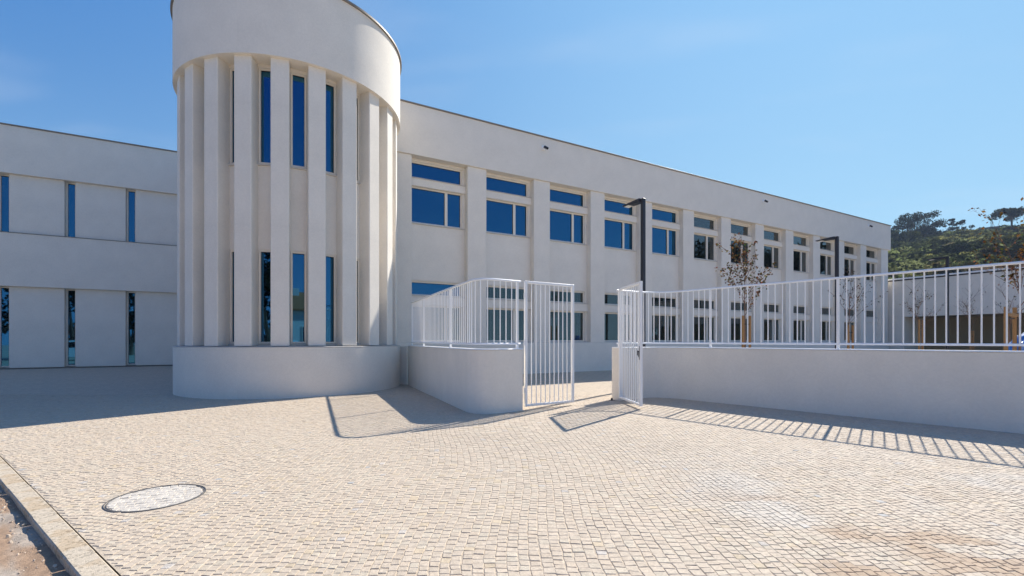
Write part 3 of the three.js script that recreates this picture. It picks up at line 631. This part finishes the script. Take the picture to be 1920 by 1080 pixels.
function stakes([X, Z], h, label, gap = 0.36, bar = false) {
  const t = thing('tree_stakes', label, 'tree stake', [X, groundY(X, Z), Z], TH, 'wooden tree stakes');
  for (const s of [-1, 1]) part(t, 'stake', new THREE.CylinderGeometry(0.04, 0.042, h + 0.3, 10), M.wood, [s * gap / 2, h / 2 - 0.15, 0.05]);
  if (bar) part(t, 'crossbar', chamferBox(gap + 0.1, 0.07, 0.03, 0.004), M.wood, [0, h - 0.2, 0.105]);
  part(t, 'tie', chamferBox(gap - 0.06, 0.025, 0.02, 0.003), M.strap, [0, h - 0.28, 0.05]);
}
const autumn = [[0.48, 0.21, 0.06], [0.50, 0.29, 0.11], [0.36, 0.16, 0.06], [0.26, 0.25, 0.06], [0.52, 0.34, 0.18], [0.18, 0.20, 0.06]];
const dull = [[0.12, 0.11, 0.03], [0.18, 0.10, 0.04], [0.09, 0.10, 0.03]];
const at = (x, Z) => [(x - CX) / FOCAL * Z, Z];
const TREES = [
  ['young tree with thin orange autumn leaves between the first two lamp posts', at(1397, 15.1), 3, 4.1, 760, 0.42, autumn],
  ['nearly bare young tree beside the lamp post at the last bays', at(1592, 18.3), 8, 3.8, 170, 0.6, dull],
  ['bare young tree in front of the porch wing with twin stakes', at(1724, 21.5), 15, 3.5, 110, 0.65, dull],
  ['bare young tree with forked stem before the dark porch', at(1820, 24.4), 22, 3.7, 50, 0.55, dull],
  ['spreading young tree with sparse orange leaves by the wooden crossbar frame', at(1912, 11.4), 33, 3.95, 520, 1.0, autumn],
  ['small bare tree in the dark porch mouth behind the crossbar frame', at(1893, 20.5), 41, 3.3, 30, 0.6, dull],
];
TREES.forEach(a => youngTree(...a));
const stakeLabels = ['pair of round wooden stakes holding the orange leaved young tree', 'pair of wooden stakes holding the tree by the lamp post', 'pair of wooden stakes holding the tree before the porch wing', 'pair of wooden stakes holding the tree with forked stem', 'pair of wooden stakes with crossbar holding the spreading tree'];
TREES.slice(0, 4).forEach((a, k) => stakes(a[1], [2.06, 1.85, 2.2, 1.75][k], stakeLabels[k]));
stakes(at(1889, 11.35), 2.07, stakeLabels[4], 0.62, true);
{ // blue tarpaulin heap at the frame's right edge
  const [X, Z] = at(1938, 13.2), t = thing('tarpaulin_heap', 'crumpled blue and white tarpaulin heap standing in the yard', 'tarpaulin', [X, 0, Z]);
  const g = new THREE.IcosahedronGeometry(0.75, 5), P = g.attributes.position, col = [];
  for (let i = 0; i < P.count; i++) {
    const x = P.getX(i), y = P.getY(i), z = P.getZ(i), f = fbm(x * 3.1 + z * 2 + 5, y * 2.6 + z * 1.7 + 3, 3, 301), s = 0.72 + 0.55 * f;
    P.setXYZ(i, x * s * 0.85, Math.max(-0.02, (y + 0.62) * s * 1.08), z * s * 0.85);
    const w = smooth(0.56, 0.60, fbm(x * 4 + y * 6, z * 4 - y * 3, 3, 305)); col.push(1 + 24 * w, 1 + 2.6 * w, 1 + 0.4 * w);
  }
  g.setAttribute('color', new THREE.Float32BufferAttribute(col, 3)); g.computeVertexNormals();
  part(t, 'sheet', g, M.tarp);
}

// ---------------------------------------------------------------- the hillside beyond the school
const polar = (az, D) => [Math.sin(az) * D, Math.cos(az) * D];
const deg = Math.PI / 180;
function hillY(az, D) {
  const side = smooth(8 * deg, 36 * deg, az) * smooth(100 * deg, 70 * deg, az);
  const rise = clamp((D - 90) / 190, 0, 1), back = Math.max(0, D - 285) * 0.10;
  return side * (6 + 40.5 * rise + 3.0 * (fbm(az * 30, D * 0.025, 3, 401) - 0.5) * rise - back) - 0.3;
}
{
  const pos = [], idx = [], NA = 120, ND = 70;
  for (let j = 0; j <= ND; j++) for (let i = 0; i <= NA; i++) { const az = (5 + 98 * i / NA) * deg, D = 70 + 330 * j / ND, [X, Z] = polar(az, D); pos.push(X, hillY(az, D), -Z); if (i && j) { const a = j * (NA + 1) + i; idx.push(a, a - NA - 2, a - 1, a, a - NA - 1, a - NA - 2); } }
  const g = new THREE.BufferGeometry(); g.setAttribute('position', new THREE.Float32BufferAttribute(pos, 3)); g.setIndex(idx); g.computeVertexNormals();
  const m = new THREE.Mesh(g, std(0.22, 0.205, 0.12, 0.95, { side: THREE.DoubleSide })); m.name = 'hillside'; m.userData = { kind: 'structure' }; scene.add(m);
  // dense scrub
  const R = rng(440), lobes = [];
  for (let k = 0; k < 7; k++) lobes.push([V3((R() - 0.5) * 1.3, 0.35 + 0.65 * R(), (R() - 0.5) * 1.3), 0.32 + 0.3 * R()]);
  const bush = leafCloud(420, r => { const [c, s] = lobes[Math.floor(r() * 7)], a = r() * 6.283, z = r() * 1.7 - 0.7, q = Math.sqrt(Math.max(0, 1 - z * z)); return V3(c.x + Math.cos(a) * q * s, c.y + z * s * 0.8, c.z + Math.sin(a) * q * s); }, 0.26, r => { const v = 0.7 + 0.6 * r(); return [v, v, v]; }, R, 0.35);
  const N = 1100, im = new THREE.InstancedMesh(bush, leafM, N), mt = new THREE.Matrix4(), q = new THREE.Quaternion(), c = new THREE.Color();
  for (let k = 0; k < N; k++) {
    const az = (34 + 22 * R()) * deg, D = 95 + 190 * Math.sqrt(R()), [X, Z] = polar(az, D), s = 1.6 + 2.4 * R() * R() + (D < 200 ? 0.7 : 0);
    q.setFromAxisAngle(V3(0, 1, 0), R() * 6.283); mt.compose(V3(X, hillY(az, D) - 0.35 * s, -Z), q, V3(s * 1.15, s * (0.8 + 0.35 * R()), s * 1.15)); im.setMatrixAt(k, mt);
    const h = R(); if (h < 0.16) c.setRGB(0.36, 0.37, 0.12); else if (h < 0.5) c.setRGB(0.20, 0.26, 0.10); else if (h < 0.56) c.setRGB(0.36, 0.32, 0.15); else c.setRGB(0.25, 0.30, 0.14);
    im.setColorAt(k, c);
  }
  im.name = 'hillside_scrub'; im.userData = { kind: 'stuff', label: 'dense green scrub and small trees covering the hillside', category: 'scrub' }; scene.add(im);
}
function bigTree(label, [X, y, Z], seed, H, W, o = {}) {             // trunk, limbs and a crown of clumps
  const R = rng(seed), t = thing(o.name || 'hill_tree', label, 'tree', [X, y, Z], 0, o.group), wood = [], clumps = [];
  const bare = o.bare ?? 0.35, fork = V3(0, H * bare * 0.7, 0);
  limb(wood, V3(0, -1.0, 0), fork, H * 0.032, H * 0.024, 8);
  const n = o.clumps || 11;
  for (let k = 0; k < n; k++) {
    const a = k * 2.4 + R(), rr = W * 0.5 * Math.sqrt((k + 0.5) / n) * 0.82, top = o.umbrella ? H * (0.92 - 0.3 * (rr / W) * (rr / W) * 4 * 0.5 - 0.16 * R()) : H * (bare + (1 - bare) * (0.12 + 0.80 * R()) * (1 - 0.35 * rr / W));
    const c = V3(Math.cos(a) * rr, top - (o.umbrella ? 0 : W * 0.04), Math.sin(a) * rr); clumps.push([c, W * (o.size || 0.14) * (0.75 + 0.5 * R())]);
    const mid = fork.clone().lerp(c, 0.5).add(V3(0, -H * 0.03, 0)); limb(wood, fork, mid, H * 0.013, H * 0.008); limb(wood, mid, c, H * 0.008, H * 0.003);
  }
  part(t, 'trunk', mergeGeometries(wood), M.bark);
  const sq = o.flat || 0.62;
  part(t, 'crown', leafCloud(o.leaves || 2600, r => { const [c, s] = clumps[Math.floor(r() * clumps.length)], a = r() * 6.283, z = r() * 2 - 1, e = Math.sqrt(1 - z * z), k = Math.pow(r(), 0.45); return V3(c.x + Math.cos(a) * e * s * k, c.y + z * s * k * sq, c.z + Math.sin(a) * e * s * k); }, o.leaf || W * 0.045, r => { const v = 0.6 + 0.8 * r(); return (o.tint || [0.045, 0.062, 0.036]).map(x => x * v); }, R, 0.35), leafM);
  return t;
}
const hillAt = (x, D) => { const az = Math.atan((x - CX) / FOCAL), [X, Z] = polar(az, D); return [X, hillY(az, D) - 0.4, Z]; };
bigTree('broad dark gum tree towering on the ridge behind the school', hillAt(1718, 268), 501, 15.6, 20, { clumps: 30, size: 0.125, bare: 0.12, leaves: 7000, leaf: 0.6, tint: [0.055, 0.08, 0.05] });
bigTree('small dark tree on the ridge just behind the school roof', hillAt(1667, 262), 502, 8, 9, { clumps: 9, size: 0.17, leaves: 1600, leaf: 0.6, tint: [0.055, 0.08, 0.05] });
bigTree('round olive green tree below the broad gum tree', hillAt(1692, 235), 503, 8.5, 10, { clumps: 10, size: 0.2, bare: 0.15, leaves: 2400, leaf: 0.6, tint: [0.13, 0.16, 0.06] });
bigTree('thin airy tree on the open ridge', hillAt(1783, 272), 504, 10.5, 6, { clumps: 9, size: 0.12, bare: 0.2, leaves: 900, leaf: 0.5, tint: [0.075, 0.09, 0.06] });
bigTree('low bushy tree with loose twigs on the open ridge', hillAt(1800, 270), 505, 9, 10.5, { clumps: 12, size: 0.12, bare: 0.15, leaves: 1300, leaf: 0.5, tint: [0.075, 0.09, 0.06] });
bigTree('umbrella pine with flat crown on the ridge above the porch wing', hillAt(1897, 262), 506, 11, 15, { clumps: 16, size: 0.13, umbrella: true, bare: 0.9, flat: 0.6, leaves: 3200, leaf: 0.6, tint: [0.065, 0.085, 0.045] });
[[1742, 182, 7, 8, [0.085, 0.10, 0.04]], [1782, 165, 6, 8, [0.055, 0.08, 0.035]], [1838, 150, 6.5, 7.5, [0.075, 0.10, 0.03]], [1872, 140, 5.5, 6.5, [0.13, 0.105, 0.03]], [1905, 150, 7.5, 9, [0.07, 0.085, 0.04]]].forEach(([x, D, h, w, tint], k) =>
  bigTree(['pale olive round tree in the scrub left of the porch wing lamp', 'dark green round tree in the scrub above the porch wing', 'bright green tree low on the slope above the porch coping', 'yellowing tree low on the slope above the porch coping', 'greyish round tree in the scrub below the umbrella pine'][k], hillAt(x, D), 520 + k, h, w, { clumps: 9, size: 0.2, bare: 0.15, leaves: 1700, leaf: 0.42, tint }));
{
  const p = hillAt(1857, 276), t = thing('stone_ruin', 'round ruined stone hut with a mast on the ridge', 'ruin', p);
  part(t, 'wall', latheHard([[3.6, -1.5], [3.5, 3.4], [2.9, 3.5], [2.9, -1.5]], 28), M.rubble);
  part(t, 'mast', new THREE.CylinderGeometry(0.08, 0.10, 8.4, 6), M.iron, [-2.2, 3.2, 2.4]); part(t, 'mast', new THREE.CylinderGeometry(0.07, 0.08, 7.4, 6), M.iron, [-1.5, 2.7, 2.3]);
  const a = hillAt(1752, 282), b = hillAt(1846, 280), pa = [a[0], a[2]], path = []; for (let k = 0; k <= 14; k++) path.push([a[0] + (b[0] - a[0]) * k / 14, a[2] + (b[2] - a[2]) * k / 14 + 0.6 * Math.sin(k * 1.7)]);
  const w = thing('ridge_wall', 'long low brown stone wall along the open ridge', 'wall', a); part(w, 'wall', wallAlong(path, -2, 2.4, 1.2, pa), M.rubble);
  const c = toXZ(49.5, 14), d = toXZ(49.5, -8), r = thing('retaining_wall', 'dark rough stone retaining wall behind the porch wing roof', 'wall', [c[0], 0, c[1]]), pr = []; for (let k = 0; k <= 20; k++) pr.push([c[0] + (d[0] - c[0]) * k / 20, c[1] + (d[1] - c[1]) * k / 20]);
  part(r, 'wall', wallAlong(pr, -0.3, 7.15, 0.8, pr[0]), M.rubble);
}

// ---------------------------------------------------------------- across the road, behind the photographer: what the panes mirror
[[-9, -13, 11, 9], [-15, -10, 12, 9], [-21, -6, 12, 9], [-3, -19, 9, 8]].forEach(([X, Z, h, w], k) => bigTree(['leafy street tree across the road facing the tower', 'leafy street tree across the road facing the slit windows', 'leafy street tree at the far left across the road', 'leafy street tree beside the tiled house'][k], [X, -0.2, Z], 600 + k, h, w, { name: 'street_tree', group: 'street trees across the road', clumps: 12, size: 0.2, bare: 0.18, leaves: 2600, leaf: 0.34, tint: [0.06, 0.085, 0.035] }));
[[49.3, -13.5, 14.5, 12], [52.2, -8.8, 15.5, 12], [55.5, -4.4, 15.5, 12], [58.2, 0.6, 15, 12], [60.5, 5.4, 15, 12]].forEach(([u, n, h, w], k) => { const [X, Z] = toXZ(u, n); bigTree(['leafy tree nearest the road behind the low porch wing', 'second leafy tree from the road behind the low porch wing', 'third leafy tree from the road behind the low porch wing', 'fourth leafy tree from the road behind the low porch wing', 'leafy tree furthest from the road behind the low porch wing'][k], [X, -0.2, Z], 620 + k, h, w, { name: 'yard_tree', group: 'trees beyond the yard', clumps: 26, size: 0.2, bare: 0.06, leaves: 6500, leaf: 0.6, tint: [0.06, 0.085, 0.035] }); });
{
  const t = thing('tiled_house', 'low white house with orange tiled roof across the road', 'house', [8, -0.2, -20], 0.45);
  part(t, 'wall', chamferBox(9, 3.9, 7, 0.02), std(0.75, 0.73, 0.69, 0.9), [0, 1.9, 0]);
  const s = new THREE.Shape(); s.moveTo(-3.9, 0); s.lineTo(0, 1.7); s.lineTo(3.9, 0); s.lineTo(3.9, -0.12); s.lineTo(-3.9, -0.12);
  const roof = part(t, 'roof', new THREE.ExtrudeGeometry(s, { depth: 9.6, bevelEnabled: false }).translate(0, 0, -4.8).rotateY(Math.PI / 2), std(0.50, 0.165, 0.06, 0.9), [0, 3.98, 0]);
  part(roof, 'chimney', chamferBox(0.6, 1.2, 0.6, 0.02), std(0.7, 0.68, 0.64, 0.9), [2, 1.35, -0.6]);
  for (const x of [-3, 0, 3]) { const w = part(t, 'window', chamferBox(1.1, 1.3, 0.08, 0.01), M.frame, [x, 1.95, -3.53]); part(w, 'pane', chamferBox(0.94, 1.14, 0.03, 0.004), M.mirror, [0, 0, -0.035]); }
}
function parkedCar(label, X, Z, turn, paint) {
  const t = thing('parked_car', label, 'car', [X, -0.2, Z], turn, 'cars parked across the road');
  const s = new THREE.Shape(); s.moveTo(-2.0, 0.28); s.lineTo(-2.05, 0.72); s.quadraticCurveTo(-1.9, 0.88, -1.1, 0.93); s.lineTo(-0.5, 1.36); s.quadraticCurveTo(0.4, 1.5, 1.2, 1.36); s.lineTo(1.75, 0.96); s.quadraticCurveTo(2.05, 0.9, 2.03, 0.6); s.lineTo(2.0, 0.28);
  const body = std(...paint, 0.3);
  part(t, 'body', new THREE.ExtrudeGeometry(s, { depth: 1.56, bevelEnabled: true, bevelSize: 0.06, bevelThickness: 0.06, bevelSegments: 2 }).translate(0, 0, -0.78), body);
  const wn = new THREE.Shape(); wn.moveTo(-0.92, 0.95); wn.lineTo(-0.42, 1.32); wn.quadraticCurveTo(0.4, 1.43, 1.1, 1.32); wn.lineTo(1.5, 0.97);
  for (const z of [-0.85, 0.82]) part(t, 'window', new THREE.ExtrudeGeometry(wn, { depth: 0.03, bevelEnabled: false }), M.lens, [0, 0, z]);
  for (const x of [-1.28, 1.28]) for (const z of [-0.78, 0.78]) { const w = part(t, 'wheel', new THREE.CylinderGeometry(0.31, 0.31, 0.2, 20).rotateX(Math.PI / 2), M.strap, [x, 0.29, z]); part(w, 'rim', new THREE.CylinderGeometry(0.2, 0.2, 0.215, 16).rotateX(Math.PI / 2), M.iron); }
}
parkedCar('silver white car parked across the road facing the slit windows', -11.2, -4.8, 0.3, [0.62, 0.64, 0.66]);
parkedCar('pale car parked across the road before the tiled house', 2.4, -7.2, -0.25, [0.6, 0.63, 0.64]);

scene.fog = new THREE.FogExp2(0xc4d8ee, 0.0004);                    // thin summer haze over the hill
scene.traverse(c => { if (c.isMesh) { c.castShadow = true; c.receiveShadow = true; } });
renderer.render(scene, camera);
